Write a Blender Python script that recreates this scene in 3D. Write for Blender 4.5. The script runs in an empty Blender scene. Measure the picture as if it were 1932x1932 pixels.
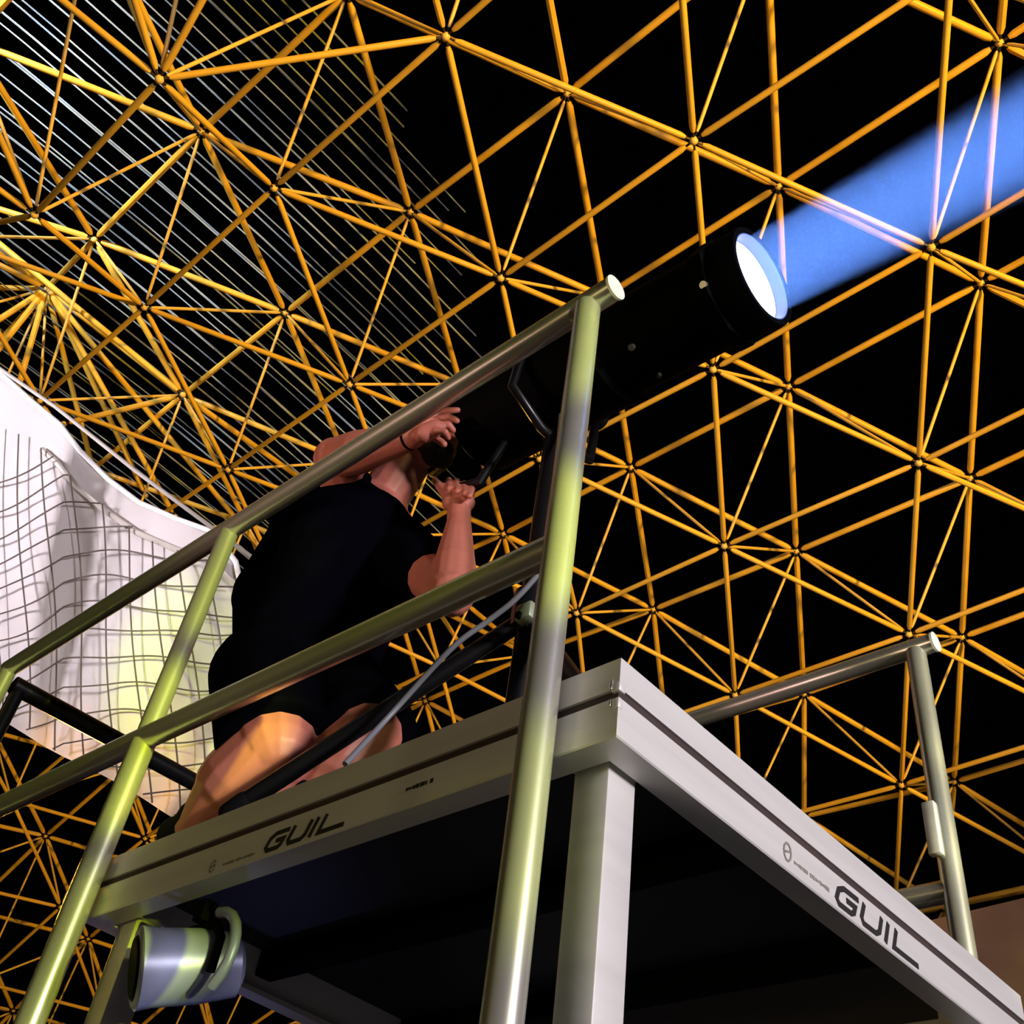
import bpy, bmesh, math, random
from mathutils import Vector, Matrix
random.seed(7)
scene = bpy.context.scene
COL = scene.collection
PI = math.pi

# ------------------------------------------------------------------ camera
F = 2082.03
R = Matrix(((0.74866172, 0.38628986, 0.53878175),
            (0.65198823, -0.57620916, -0.49284312),
            (0.12007068, 0.72025214, -0.68324218)))        # camera axes -> world
CAM = Vector((0.727, -0.893, 1.604))
cam_data = bpy.data.cameras.new('camera')
cam_data.sensor_width = 36.0
cam_data.lens = F / 1932 * 36
cam_data.clip_start = 0.05
cam = bpy.data.objects.new('camera', cam_data)
COL.objects.link(cam)
cam.matrix_world = Matrix.Translation(CAM) @ R.to_4x4()
scene.camera = cam

def ray(px, py):
    return R @ Vector(((px - 966) / F, -(py - 966) / F, -1))
def at_y(px, py, y):
    r = ray(px, py); return CAM + r * ((y - CAM.y) / r.y)
def at_x(px, py, x):
    r = ray(px, py); return CAM + r * ((x - CAM.x) / r.x)
def at_z(px, py, z):
    r = ray(px, py); return CAM + r * ((z - CAM.z) / r.z)
def at_d(px, py, d):
    return CAM + ray(px, py).normalized() * d

# ------------------------------------------------------------------ world, light, exposure
world = bpy.data.worlds.new('night')
scene.world = world
world.use_nodes = True
world.node_tree.nodes['Background'].inputs[0].default_value = (0.01, 0.012, 0.02, 1)
world.node_tree.nodes['Background'].inputs[1].default_value = 0.02
scene.view_settings.view_transform = 'Standard'
scene.view_settings.look = 'None'
scene.view_settings.exposure = 0.0
scene.view_settings.gamma = 1.0
scene.view_settings.use_curve_mapping = False

def aim(o, tgt):
    o.rotation_euler = (Vector(tgt) - o.location).to_track_quat('-Z', 'Y').to_euler()

def spot(name, loc, tgt, power, color, angle, blend=0.3, radius=0.1):
    d = bpy.data.lights.new(name, 'SPOT')
    d.energy = power; d.color = color; d.spot_size = math.radians(angle); d.spot_blend = blend
    d.shadow_soft_size = radius
    o = bpy.data.objects.new(name, d); COL.objects.link(o); o.location = loc; aim(o, tgt)
    return o

def area(name, loc, tgt, power, color, size, shape='DISK', spread=180):
    d = bpy.data.lights.new(name, 'AREA')
    d.energy = power; d.color = color; d.size = size; d.shape = shape; d.spread = math.radians(spread)
    o = bpy.data.objects.new(name, d); COL.objects.link(o); o.location = loc; aim(o, tgt)
    return o

AMBER = (1.0, 0.57, 0.03)
# amber uplights washing the space frame, all set high enough to miss the platform
spot('amber_uplight', (14.0, 1.5, 4.5), (-2.5, 5.0, 12.6), 21000, AMBER, 50, 0.5, 0.25)
spot('amber_uplight', (5.0, 15.0, 2.0), (-4.0, 9.0, 11.5), 650, AMBER, 72, 0.5, 0.25)
spot('amber_uplight', (-2.0, -6.0, 4.5), (-7.0, 1.0, 12.5), 120, (1.0, 0.62, 0.06), 62, 0.5, 0.25)
spot('amber_uplight', (-9.0, 12.0, 2.0), (-16.0, 7.0, 10.0), 600, (1.0, 0.50, 0.15), 100, 0.5, 0.25)
# white wash on the blades of the roof at the far left
spot('roof_wash', (-5.5, -7.5, 10.8), (-8.6, -0.3, 14.0), 10000, (0.88, 0.96, 1.0), 42, 1.0, 0.2)
# front of house light on the platform
area('house_light', (6.5, 0.0, 3.0), (-0.6, 0.4, 2.6), 600, (1.0, 0.90, 1.0), 0.8)
area('house_light', (-1.5, -6.0, 1.2), (-0.8, 0.0, 2.8), 42, (1.0, 0.74, 0.32), 1.0)
spot('rose_light', (-1.9, -3.6, 1.7), (-0.85, 0.1, 3.28), 230, (1.0, 0.60, 0.55), 17, 0.9, 0.15)
spot('lime_light', (4.6, -1.0, 2.6), (-0.6, 0.0, 2.9), 130, (0.92, 1.0, 0.45), 44, 0.4, 0.10)
for lz, pw in ((2.2, 1900), (2.65, 4200), (3.1, 2600)):  # stack of unseen narrow spots, added to stripe only the near posts
    spot('lime_post_helper_light', (5.5, -0.33, lz), (-0.64, -0.135, lz + 0.02), pw, (0.84, 1.0, 0.02), 3.8, 0.25, 0.04)
for lz in (2.62, 2.85, 3.1):  # unseen spots added to brighten the far corner post
    spot('pale_post_helper_light', (5.5, 0.7, lz), (-0.1, 1.25, lz + 0.02), 1500, (1.0, 0.97, 0.42), 4.0, 0.4, 0.05)
spot('amber_side_light', (-7.0, 2.0, 4.6), (-1.1, 0.2, 3.1), 800, (1.0, 0.50, 0.06), 22, 0.5, 0.2)
# light on the cloth
spot('cloth_light', (-4.2, -4.6, 3.4), tuple(at_d(20, 900, 6.3)), 2300, (0.97, 0.88, 0.95), 38, 1.0, 0.5)
# blue light below the platform
spot('blue_light', (-1.7, 1.0, 1.2), (-1.12, 0.12, 2.36), 6, (0.34, 0.36, 1.0), 30, 0.8, 0.1)

# ------------------------------------------------------------------ helpers
def mat(name, color, rough=0.5, metal=0.0, emit=None, estr=0.0, noise=0.0, nscale=8.0, bump=0.0, bscale=60.0, spec=0.5, stretch=None):
    m = bpy.data.materials.new(name); m.use_nodes = True
    nt = m.node_tree; b = nt.nodes['Principled BSDF']
    b.inputs['Base Color'].default_value = (*color, 1)
    b.inputs['Roughness'].default_value = rough
    b.inputs['Metallic'].default_value = metal
    b.inputs['Specular IOR Level'].default_value = spec
    if emit:
        b.inputs['Emission Color'].default_value = (*emit, 1)
        b.inputs['Emission Strength'].default_value = estr
    tc = nt.nodes.new('ShaderNodeTexCoord')
    vec = tc.outputs['Object']
    if stretch:
        mp = nt.nodes.new('ShaderNodeMapping'); mp.inputs['Scale'].default_value = stretch
        nt.links.new(vec, mp.inputs['Vector']); vec = mp.outputs['Vector']
    if noise > 0:
        n = nt.nodes.new('ShaderNodeTexNoise'); n.inputs['Scale'].default_value = nscale; n.inputs['Detail'].default_value = 4
        r = nt.nodes.new('ShaderNodeValToRGB')
        r.color_ramp.elements[0].position = 0.3; r.color_ramp.elements[1].position = 0.7
        r.color_ramp.elements[0].color = (*[c * (1 - noise) for c in color], 1)
        r.color_ramp.elements[1].color = (*[min(1, c * (1 + noise)) for c in color], 1)
        nt.links.new(vec, n.inputs['Vector']); nt.links.new(n.outputs['Fac'], r.inputs['Fac'])
        nt.links.new(r.outputs['Color'], b.inputs['Base Color'])
    if bump > 0:
        n2 = nt.nodes.new('ShaderNodeTexNoise'); n2.inputs['Scale'].default_value = bscale; n2.inputs['Detail'].default_value = 5
        bp = nt.nodes.new('ShaderNodeBump'); bp.inputs['Strength'].default_value = bump; bp.inputs['Distance'].default_value = 0.01
        nt.links.new(vec, n2.inputs['Vector']); nt.links.new(n2.outputs['Fac'], bp.inputs['Height'])
        nt.links.new(bp.outputs['Normal'], b.inputs['Normal'])
    return m

M_BAR = mat('yellow_painted_tube', (0.90, 0.60, 0.16), 0.42, 0.0, noise=0.10, nscale=3.0)
M_BAR2 = mat('yellow_painted_chord', (0.84, 0.50, 0.06), 0.42, 0.0, noise=0.10, nscale=3.0)
M_BOLT = mat('dark_steel_bolt', (0.05, 0.035, 0.02), 0.5, 0.5, noise=0.2)
M_ALU = mat('brushed_aluminium', (0.62, 0.61, 0.60), 0.45, 0.25, noise=0.06, nscale=5, bump=0.02, bscale=40, stretch=(0.5, 0.5, 8))
M_TUBE = mat('aluminium_tube', (0.66, 0.65, 0.58), 0.27, 0.75, noise=0.05, nscale=9, bump=0.004, bscale=60)
M_SLOT_SHADE = mat('slot_painted_shade', (0.035, 0.02, 0.018), 0.8, noise=0.2)  # dark base colour stands in for the shade inside the beam grooves
M_PLY = mat('black_plywood', (0.012, 0.013, 0.018), 0.65, noise=0.3, nscale=12)
M_BLK = mat('black_metal', (0.008, 0.008, 0.009), 0.30, 0.3, noise=0.2)
M_BLKM = mat('matt_black_metal', (0.0012, 0.0012, 0.0016), 0.7, 0.0, noise=0.2, spec=0.05)
M_RUB = mat('black_rubber', (0.004, 0.004, 0.005), 0.8, spec=0.1, noise=0.2)
M_INK = mat('black_print', (0.012, 0.010, 0.010), 0.6, noise=0.1)
M_INK2 = mat('faded_print', (0.22, 0.20, 0.18), 0.6, noise=0.1)
M_CLOTH = mat('white_cloth', (0.86, 0.82, 0.83), 0.85, noise=0.02, nscale=2)
M_ROPE = mat('dark_net_cord', (0.10, 0.075, 0.065), 0.8, noise=0.2)
M_CABLE = mat('steel_cable', (0.55, 0.50, 0.46), 0.5, 0.3, noise=0.1)
M_SKIN = mat('skin', (0.52, 0.17, 0.12), 0.5, noise=0.08, nscale=14, bump=0.05, bscale=120)
M_SHIRT = mat('black_cotton', (0.0018, 0.0018, 0.004), 1.0, spec=0.0, noise=0.2, nscale=20, bump=0.3, bscale=14)
M_SHORT = mat('black_twill', (0.0018, 0.0018, 0.003), 1.0, spec=0.0, noise=0.2, nscale=20, bump=0.3, bscale=14)
M_HAIR = mat('dark_hair', (0.012, 0.008, 0.006), 0.6, noise=0.3, nscale=40, bump=0.6, bscale=90)
M_SLAT = mat('pale_roof_blade', (0.34, 0.40, 0.48), 0.6, noise=0.6, nscale=0.7, spec=0.2)
M_FLOOR = mat('dark_floor', (0.02, 0.02, 0.021), 0.7, noise=0.3, nscale=1.2)
M_WALL = mat('brown_render_wall', (0.40, 0.26, 0.20), 0.85, noise=0.08, nscale=2, bump=0.2, bscale=20)
M_LENS = mat('lit_lens', (0.9, 0.95, 1.0), 0.2, emit=(0.80, 0.93, 1.0), estr=4.0)
M_HOOD = mat('hood_painted_blue_light', (0.10, 0.13, 0.42), 0.45, noise=0.05)  # blue lamplight on the hood's inner wall is put into the base colour
M_KNOB = mat('grey_green_cast_knob', (0.27, 0.33, 0.22), 0.5, 0.2, noise=0.1)
M_TEAL = mat('teal_sticker', (0.0, 0.55, 0.48), 0.5, noise=0.05)
M_STEEL = mat('bright_steel', (0.75, 0.75, 0.76), 0.25, 0.9, noise=0.05)
M_CAP = mat('pale_plastic_cap', (0.82, 0.80, 0.74), 0.45, noise=0.04)
M_LILAC = mat('pale_blue_housing', (0.26, 0.29, 0.45), 0.4, 0.2, noise=0.1)

def link(o, parent=None):
    COL.objects.link(o)
    if parent is not None:
        o.parent = parent
    return o

def fin(name, bm, m, parent=None, smooth=True, flip=True):
    if flip: bmesh.ops.recalc_face_normals(bm, faces=bm.faces)
    me = bpy.data.meshes.new(name); bm.to_mesh(me); bm.free()
    me.materials.append(m)
    if smooth:
        me.polygons.foreach_set('use_smooth', [True] * len(me.polygons))
        try: me.set_sharp_from_angle(angle=math.radians(40))
        except Exception: pass
    o = bpy.data.objects.new(name, me)
    link(o, parent)
    if parent is not None:
        o.matrix_parent_inverse = world_m(parent).inverted()
    return o

def world_m(o):
    m = Matrix.Translation(o.location)
    if o.parent is not None: m = world_m(o.parent) @ o.matrix_parent_inverse @ m
    return m

def thing(name, label, cat, loc=(0, 0, 0), group=None, kind=None):
    o = bpy.data.objects.new(name, None); link(o); o.location = loc
    o.empty_display_size = 0.1
    o['label'] = label; o['category'] = cat
    if group: o['group'] = group
    if kind: o['kind'] = kind
    return o

def tag(o, label=None, cat=None, group=None, kind=None):
    if label: o['label'] = label
    if cat: o['category'] = cat
    if group: o['group'] = group
    if kind: o['kind'] = kind
    return o

def basis(d):
    d = Vector(d).normalized()
    u = d.orthogonal().normalized(); v = d.cross(u).normalized()
    return u, v

def add_rings(bm, pts, radii, seg=12, caps=True):
    """tube through points with its own radius at each"""
    pts = [Vector(p) for p in pts]
    rings = []
    u = None
    for k, p in enumerate(pts):
        if k == 0: d = pts[1] - pts[0]
        elif k == len(pts) - 1: d = pts[-1] - pts[-2]
        else: d = (pts[k + 1] - pts[k]).normalized() + (pts[k] - pts[k - 1]).normalized()
        d.normalize()
        if u is None: u = d.orthogonal().normalized()
        else:
            u = (u - d * u.dot(d))
            u = u.normalized() if u.length > 1e-6 else d.orthogonal().normalized()
        v = d.cross(u)
        rings.append([bm.verts.new(p + (u * math.cos(2 * PI * s / seg) + v * math.sin(2 * PI * s / seg)) * radii[k]) for s in range(seg)])
    for a, b in zip(rings, rings[1:]):
        for s in range(seg):
            bm.faces.new((a[s], a[(s + 1) % seg], b[(s + 1) % seg], b[s]))
    if caps:
        bm.faces.new(rings[0][::-1]); bm.faces.new(rings[-1])
    return rings

def tube(bm, a, b, r, seg=16, r2=None):
    add_rings(bm, [a, b], [r, r if r2 is None else r2], seg)

def box(bm, lo, hi, bevel=0.0):
    lo = Vector(lo); hi = Vector(hi)
    r = bmesh.ops.create_cube(bm, size=1.0)
    for v in r['verts']:
        v.co = Vector((lo.x + (v.co.x + .5) * (hi.x - lo.x), lo.y + (v.co.y + .5) * (hi.y - lo.y), lo.z + (v.co.z + .5) * (hi.z - lo.z)))
    if bevel > 0:
        es = list({e for v in r['verts'] for e in v.link_edges})
        bmesh.ops.bevel(bm, geom=es, offset=bevel, segments=2, profile=0.5, affect='EDGES')

def ball(bm, c, r, sub=2, sc=(1, 1, 1)):
    g = bmesh.ops.create_icosphere(bm, subdivisions=sub, radius=r)
    for v in g['verts']:
        v.co = Vector((v.co.x * sc[0], v.co.y * sc[1], v.co.z * sc[2])) + Vector(c)
    return g['verts']

def capsule(bm, a, b, ra, rb, seg=14):
    a = Vector(a); b = Vector(b); d = (b - a)
    L = d.length; d = d.normalized() if L > 1e-6 else Vector((0, 0, 1))
    pts = []; rad = []
    for k in range(5):
        t = k / 4 * PI / 2
        pts.append(a - d * ra * math.cos(t)); rad.append(max(ra * math.sin(t), 1e-4))
    for k in range(5):
        t = k / 4 * PI / 2
        pts.append(b + d * rb * math.sin(t)); rad.append(max(rb * math.cos(t), 1e-4))
    u, v = basis(d)
    rings = [[bm.verts.new(p + (u * math.cos(2 * PI * s / seg) + v * math.sin(2 * PI * s / seg)) * r) for s in range(seg)] for p, r in zip(pts, rad)]
    for A, B in zip(rings, rings[1:]):
        for s in range(seg):
            bm.faces.new((A[s], A[(s + 1) % seg], B[(s + 1) % seg], B[s]))
    bm.faces.new(rings[0][::-1]); bm.faces.new(rings[-1])

def remeshed(name, bm, m, parent, voxel, smooth=4):
    bmesh.ops.recalc_face_normals(bm, faces=bm.faces)
    me = bpy.data.meshes.new(name + '_raw'); bm.to_mesh(me); bm.free()
    o = bpy.data.objects.new(name + '_raw', me); COL.objects.link(o)
    md = o.modifiers.new('r', 'REMESH'); md.mode = 'VOXEL'; md.voxel_size = voxel
    sm = o.modifiers.new('s', 'SMOOTH'); sm.factor = 0.5; sm.iterations = smooth
    dg = bpy.context.evaluated_depsgraph_get()
    me2 = bpy.data.meshes.new_from_object(o.evaluated_get(dg))
    bpy.data.objects.remove(o); bpy.data.meshes.remove(me)
    me2.name = name; me2.materials.clear(); me2.materials.append(m)
    me2.polygons.foreach_set('use_smooth', [True] * len(me2.polygons))
    q = bpy.data.objects.new(name, me2); link(q, parent)
    if parent is not None:
        q.matrix_parent_inverse = world_m(parent).inverted()
    return q
# ------------------------------------------------------------------ the setting
bm = bmesh.new(); box(bm, (-45, -12, -0.1), (14, 30, 0.0))
tag(fin('floor', bm, M_FLOOR, smooth=False), kind='structure')

# pale blades of the roof, running across above the space frame
bm = bmesh.new()
x = -19.0; k = 0
while x < -5.0:
    w = 0.005 + 0.008 * random.random() ** 2; dz = random.uniform(-0.10, 0.10)
    zz = 13.35 + dz
    y0 = -8; y1 = 6.0 + 1.5 * random.random() - 1.1 * max(0, x + 9)
    a = bm.verts.new((x - w, y0, zz - 0.3)); b = bm.verts.new((x + w, y0, zz - 0.3))
    n = 8; prev = None
    for j in range(n + 1):
        yy = y0 + (y1 - y0) * j / n
        z0 = zz - 0.012 * (yy - 2) ** 2
        q = [bm.verts.new((x - w, yy, z0)), bm.verts.new((x + w, yy, z0)), bm.verts.new((x + w, yy, z0 + 0.014)), bm.verts.new((x - w, yy, z0 + 0.014))]
        if prev:
            for s in range(4):
                bm.faces.new((prev[s], prev[(s + 1) % 4], q[(s + 1) % 4], q[s]))
        prev = q
    bm.verts.remove(a); bm.verts.remove(b)
    x += 0.155 + 0.03 * random.random(); k += 1
tag(fin('ceiling', bm, M_SLAT, smooth=False), kind='structure', label='thin pale roof blades running in parallel above the yellow space frame')

# brown wall seen low on the right
w0 = at_d(1815, 1722, 16.0)
wd = (at_d(1932, 1694, 16.6) - w0)
bm = bmesh.new()
top = [w0 - wd * 1.3, w0 + wd * 3.5]
nrm = Vector((-wd.y, wd.x, 0)).normalized() * 0.3
vs = []
for p in top:
    for off in (Vector((0, 0, 0)), nrm):
        vs.append((bm.verts.new(p + off), bm.verts.new(Vector((p.x + off.x, p.y + off.y, 0)))))
a0, a1, b0, b1 = vs[0], vs[1], vs[2], vs[3]
bm.faces.new((a0[0], b0[0], b0[1], a0[1])); bm.faces.new((a1[0], a1[1], b1[1], b1[0]))
bm.faces.new((a0[0], a1[0], b1[0], b0[0])); bm.faces.new((a0[1], b0[1], b1[1], a1[1]))
bm.faces.new((a0[0], a0[1], a1[1], a1[0])); bm.faces.new((b0[0], b1[0], b1[1], b0[1]))
tag(fin('wall_right', bm, M_WALL, smooth=False), kind='structure')
spot('wall_wash', (w0.x + 1.0, w0.y - 6, 1.0), (w0.x + 1.2, w0.y, w0.z - 0.3), 45, (1.0, 0.80, 0.62), 70, 0.6)

# ------------------------------------------------------------------ space frame
NODES = {
('P',0,0):(-5.66,1.10,11.06), ('P',1,0):(-4.42,3.14,10.85), ('P',2,0):(-3.25,5.17,10.61), ('P',3,0):(-2.08,7.19,10.28),
('P',-1,1):(-8.16,1.20,11.24), ('P',0,1):(-6.84,3.24,10.98), ('P',1,1):(-5.63,5.21,10.74), ('P',2,1):(-4.46,7.22,10.33),
('P',3,1):(-3.26,9.21,9.86), ('P',-2,2):(-10.66,1.27,11.39), ('P',-1,2):(-9.29,3.34,11.11), ('P',0,2):(-8.01,5.32,10.85),
('P',1,2):(-6.77,7.36,10.43), ('P',2,2):(-5.65,9.28,9.91), ('P',3,2):(-4.46,11.23,9.27), ('P',1,-1):(-3.16,1.02,10.79),
('P',2,-1):(-2.05,3.06,10.80), ('P',3,-1):(-0.89,5.13,10.62), ('P',3,-2):(0.29,3.08,10.77), ('P',-1,0):(-7.37,-0.30,10.41),
('P',0,-1):(-4.98,-0.36,10.05), ('Q',0,0):(-5.56,2.56,12.46), ('Q',1,0):(-4.41,4.67,12.27), ('Q',2,0):(-3.26,6.77,11.92),
('Q',3,0):(-2.10,8.85,11.47), ('Q',-1,0):(-6.71,0.44,12.44), ('Q',-2,0):(-7.69,-1.73,12.20), ('Q',0,-1):(-4.25,0.43,12.25),
('Q',1,-1):(-3.22,2.52,12.31), ('Q',2,-1):(-2.07,4.61,12.20), ('Q',3,-1):(-0.92,6.72,11.95), ('Q',-2,1):(-9.10,0.51,12.64),
('Q',-1,1):(-7.95,2.66,12.59), ('Q',0,1):(-6.78,4.72,12.40), ('Q',1,1):(-5.61,6.84,11.99), ('Q',2,1):(-4.45,8.91,11.51),
('Q',3,1):(-3.26,10.95,10.95), ('Q',-3,2):(-11.16,0.66,13.52), ('Q',-2,2):(-10.37,2.76,12.74), ('Q',-1,2):(-9.15,4.87,12.49),
('Q',0,2):(-7.95,6.95,12.10), ('Q',1,2):(-6.80,9.00,11.62), ('Q',2,2):(-5.62,11.04,10.96), ('Q',3,2):(-4.46,13.03,10.24),
}

CO = {}
for k, p in NODES.items(): CO[k] = Vector(p)

def roof_z(lay, x, y):
    x -= CAM.x; y -= CAM.y
    q = (9.0296, -0.0234, 0.0926, 0.0037, 0.0041, -0.0166) if lay == 'P' else (10.5115, -0.0111, 0.1048, 0.0035, 0.0017, -0.0174)
    xx = max(x, -10.0)
    z = q[0] + q[1] * xx + q[2] * y + q[3] * xx * xx + q[4] * xx * y + q[5] * y * y
    if x < -10:
        t = -10 - x; z += 0.06 * t - 0.022 * t * t
    if y < 0: z -= 0.02 * y * y
    return z + CAM.z
LAT = {'P': ((-6.379, 2.039), (1.2016, 2.0001), (-1.1994, 2.0775)), 'Q': ((-6.315, 3.489), (1.1656, 2.0789), (-1.1868, 2.1455))}
for lay in 'PQ':
    o_, e1, e2 = LAT[lay]
    for j in range(-4, 12):
        for i in range(-16, 9):
            if (lay, i, j) in CO: continue
            x = o_[0] + i * e1[0] + j * e2[0]; y = o_[1] + i * e1[1] + j * e2[1]
            if x < -34 or x > 8 or y < -4.5 or y > 26: continue
            if y > 4: y = 4 + 31 * math.sin((y - 4) / 31)
            if x < -12: x = -12 - 26 * math.sin(min((-12 - x) / 26, 1.5))
            x += CAM.x; y += CAM.y
            z = roof_z(lay, x, y)
            CO[(lay, i, j)] = Vector((x, y, z))

def to_px(p):
    c = R.transposed() @ (Vector(p) - CAM)
    if c.z > -0.3: return None
    return (966 + F * c.x / -c.z, 966 - F * c.y / -c.z)
def near_frame(a, b, mrg=160):
    pa, pb = to_px(a), to_px(b)
    if pa is None or pb is None: return False
    lo = -mrg; hi = 1932 + mrg
    if max(pa[0], pb[0]) < lo or min(pa[0], pb[0]) > hi: return False
    if max(pa[1], pb[1]) < lo or min(pa[1], pb[1]) > hi: return False
    return True
chords = []; webs = []
for (lay, i, j), p in CO.items():
    for di, dj in ((1, 0), (0, 1), (1, -1)):
        k = (lay, i + di, j + dj)
        if k in CO:
            if lay == 'P' and (i, j) == (-1, 0) and (k[1], k[2]) == (0, 0): continue
            chords.append((p, CO[k], lay))
    if lay == 'Q':
        for k in (('P', i, j), ('P', i + 1, j), ('P', i, j + 1)):
            if k in CO: webs.append((p, CO[k], 'B'))
webs.append((CO[('Q', -1, 0)], CO[('P', 0, -1)], 'B'))
# long struts of the fold at the far left, and of the gable behind the platform
for x0, y0, d0, x1, y1, d1 in ((88, 545, 16.0, 500, 1045, 17.5), (96, 552, 16.0, 275, 935, 17.0), (92, 548, 16.0, 330, 975, 16.8),
        (-40, 428, 15.5, 345, 745, 14.8), (-60, 470, 16.5, 88, 545, 16), (-60, 640, 15.5, 88, 545, 16), (-60, 730, 15.0, 88, 545, 16),
        (20, 780, 15.0, 88, 545, 16), (345, 745, 15, 570, 905, 16.5), (120, 800, 15.5, 345, 745, 15), (178, 452, 14.8, 345, 745, 15),
        (800, 1110, 18, 880, 1235, 19), (880, 1140, 18, 1000, 1240, 19)):
    a = at_d(x0, y0, d0); b = at_d(x1, y1, d1)
    chords.append((a, b, 'Q'))
chords = [c for c in chords if near_frame(c[0], c[1])]
webs = [c for c in webs if near_frame(c[0], c[1])]
def size(c):
    m = (c[0] + c[1]) / 2
    pa, pb = to_px(c[0]), to_px(c[1])
    cl = lambda t: min(1932, max(0, t))
    L = math.hypot(cl(pa[0]) - cl(pb[0]), cl(pa[1]) - cl(pb[1]))
    return -L / (m - CAM).length
chords.sort(key=size); webs.sort(key=size)

frame = thing('space_frame', 'yellow tubular double-layer space frame spanning overhead as a curved roof', 'space frame', (-5, 6, 10.5))
RAD = {'P': 0.030, 'Q': 0.038, 'B': 0.0185}
def bar_bm(bm, a, b, lay, seg=10):
    r = RAD[lay]; d = (b - a); L = d.length; d.normalize()
    e = 0.085; t = 0.05
    add_rings(bm, [a + d * e, a + d * (e + t), b - d * (e + t), b - d * e], [r * 0.6, r, r, r * 0.6], seg)
for lst, nm in ((chords, 'chord_bar'), (webs, 'diagonal_bar')):
    for a, b, lay in lst[:100]:
        bm = bmesh.new(); bar_bm(bm, a, b, lay)
        fin(nm, bm, M_BAR if lay == 'B' else M_BAR2, frame)
    if len(lst) > 100:
        bm = bmesh.new()
        for a, b, lay in lst[100:]: bar_bm(bm, a, b, lay, 8)
        tag(fin(nm, bm, M_BAR if nm == 'diagonal_bar' else M_BAR2, frame), kind='stuff')
used = {}
for c in chords + webs:
    for p in (c[0], c[1]): used[tuple(round(v, 3) for v in p)] = p
balls = sorted([p for p in used.values() if near_frame(p, p, 100)], key=lambda p: (p - CAM).length)
def node_bm(bm, p):
    ball(bm, p, 0.040, 2)
for p in balls[:100]:
    bm = bmesh.new(); node_bm(bm, p)
    fin('node_ball', bm, M_BAR, frame)
if len(balls) > 100:
    bm = bmesh.new()
    for p in balls[100:]: ball(bm, p, 0.040, 1)
    tag(fin('node_ball', bm, M_BAR, frame), kind='stuff')
# dark bolts between the balls and the tubes, uncountable small ones kept together
bm = bmesh.new()
for a, b, lay in chords + webs:
    d = (b - a).normalized(); r = RAD[lay] * 0.36
    tube(bm, a + d * 0.035, a + d * 0.10, r, 6); tube(bm, b - d * 0.035, b - d * 0.10, r, 6)
tag(fin('bolt', bm, M_BOLT, frame), kind='stuff')

# ------------------------------------------------------------------ platform
ZD = 2.45; H = 0.116; S = 1.2
deck = thing('stage_platform', 'raised aluminium stage platform with square legs carrying the operator and follow spot', 'stage platform', (-0.6, 0.6, 0))
prof = [(0.0, 0.0), (0.0, -0.0455), (0.009, -0.0462), (0.009, -0.0588), (0.0, -0.0595), (0.0, -0.114), (0.002, -0.116), (0.042, -0.116), (0.042, -0.106), (0.010, -0.104), (0.012, -0.062), (0.012, 0.0)]
cors = [Vector((0, 0)), Vector((-S, 0)), Vector((-S, S)), Vector((0, S))]
ins = [Vector((-1, 1)), Vector((1, 1)), Vector((1, -1)), Vector((-1, -1))]
names = ['front_beam', 'end_beam', 'rear_beam', 'side_beam']
for k in range(4):
    c0, c1 = cors[k], cors[(k + 1) % 4]; i0, i1 = ins[k], ins[(k + 1) % 4]
    bm = bmesh.new()
    A = []; B = []
    for (o_, z) in prof:
        p = c0 + i0 * o_; q = c1 + i1 * o_
        A.append(bm.verts.new((p.x, p.y, ZD + z))); B.append(bm.verts.new((q.x, q.y, ZD + z)))
    n = len(prof)
    for s in range(n): bm.faces.new((A[s], A[(s + 1) % n], B[(s + 1) % n], B[s]))
    bm.faces.new(A); bm.faces.new(B)
    beam = fin('edge_beam', bm, M_ALU, deck, smooth=False)
    # dark strip put into the groove to stand for its shade
    bm = bmesh.new()
    for (o_, z0, z1) in ((0.0035, -0.0588, -0.0462),):
        p = c0 + i0 * o_; q = c1 + i1 * o_; p2 = c0 + i0 * 0.0088; q2 = c1 + i1 * 0.0088
        vs = [bm.verts.new((v.x, v.y, ZD + z)) for z in (z0, z1) for v in (p, q, q2, p2)]
        for f in ((0, 1, 2, 3), (4, 5, 6, 7), (0, 1, 5, 4), (1, 2, 6, 5), (2, 3, 7, 6), (3, 0, 4, 7)): bm.faces.new([vs[t] for t in f])
    s_ = fin('groove_shade_strip', bm, M_SLOT_SHADE, beam, smooth=False)
bm = bmesh.new(); box(bm, (-S + 0.013, 0.013, ZD - 0.024), (-0.013, S - 0.013, ZD - 0.002)); fin('deck_panel', bm, M_PLY, deck, smooth=False)
bm = bmesh.new()
for yy in (0.4, 0.8): box(bm, (-S + 0.013, yy - 0.02, ZD - 0.075), (-0.013, yy + 0.02, ZD - 0.024), 0.002)
fin('cross_member', bm, M_BLKM, deck)
for (sx, sy) in ((-0.077, 0.078), (-S + 0.077, 0.078), (-S + 0.077, S - 0.078), (-0.077, S - 0.078)):
    bm = bmesh.new(); box(bm, (sx - 0.028, sy - 0.028, 0.0), (sx + 0.028, sy + 0.028, ZD - 0.03), 0.0025); fin('leg', bm, M_ALU, deck)
    bm = bmesh.new()
    bx0 = sx - 0.036 if sx < -0.6 else sx - 0.036
    box(bm, (sx - 0.0345, sy - 0.0345, ZD - 0.108), (sx + 0.0345, sy + 0.0345, ZD - 0.026), 0.003); fin('leg_socket', bm, M_ALU, deck)
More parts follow.
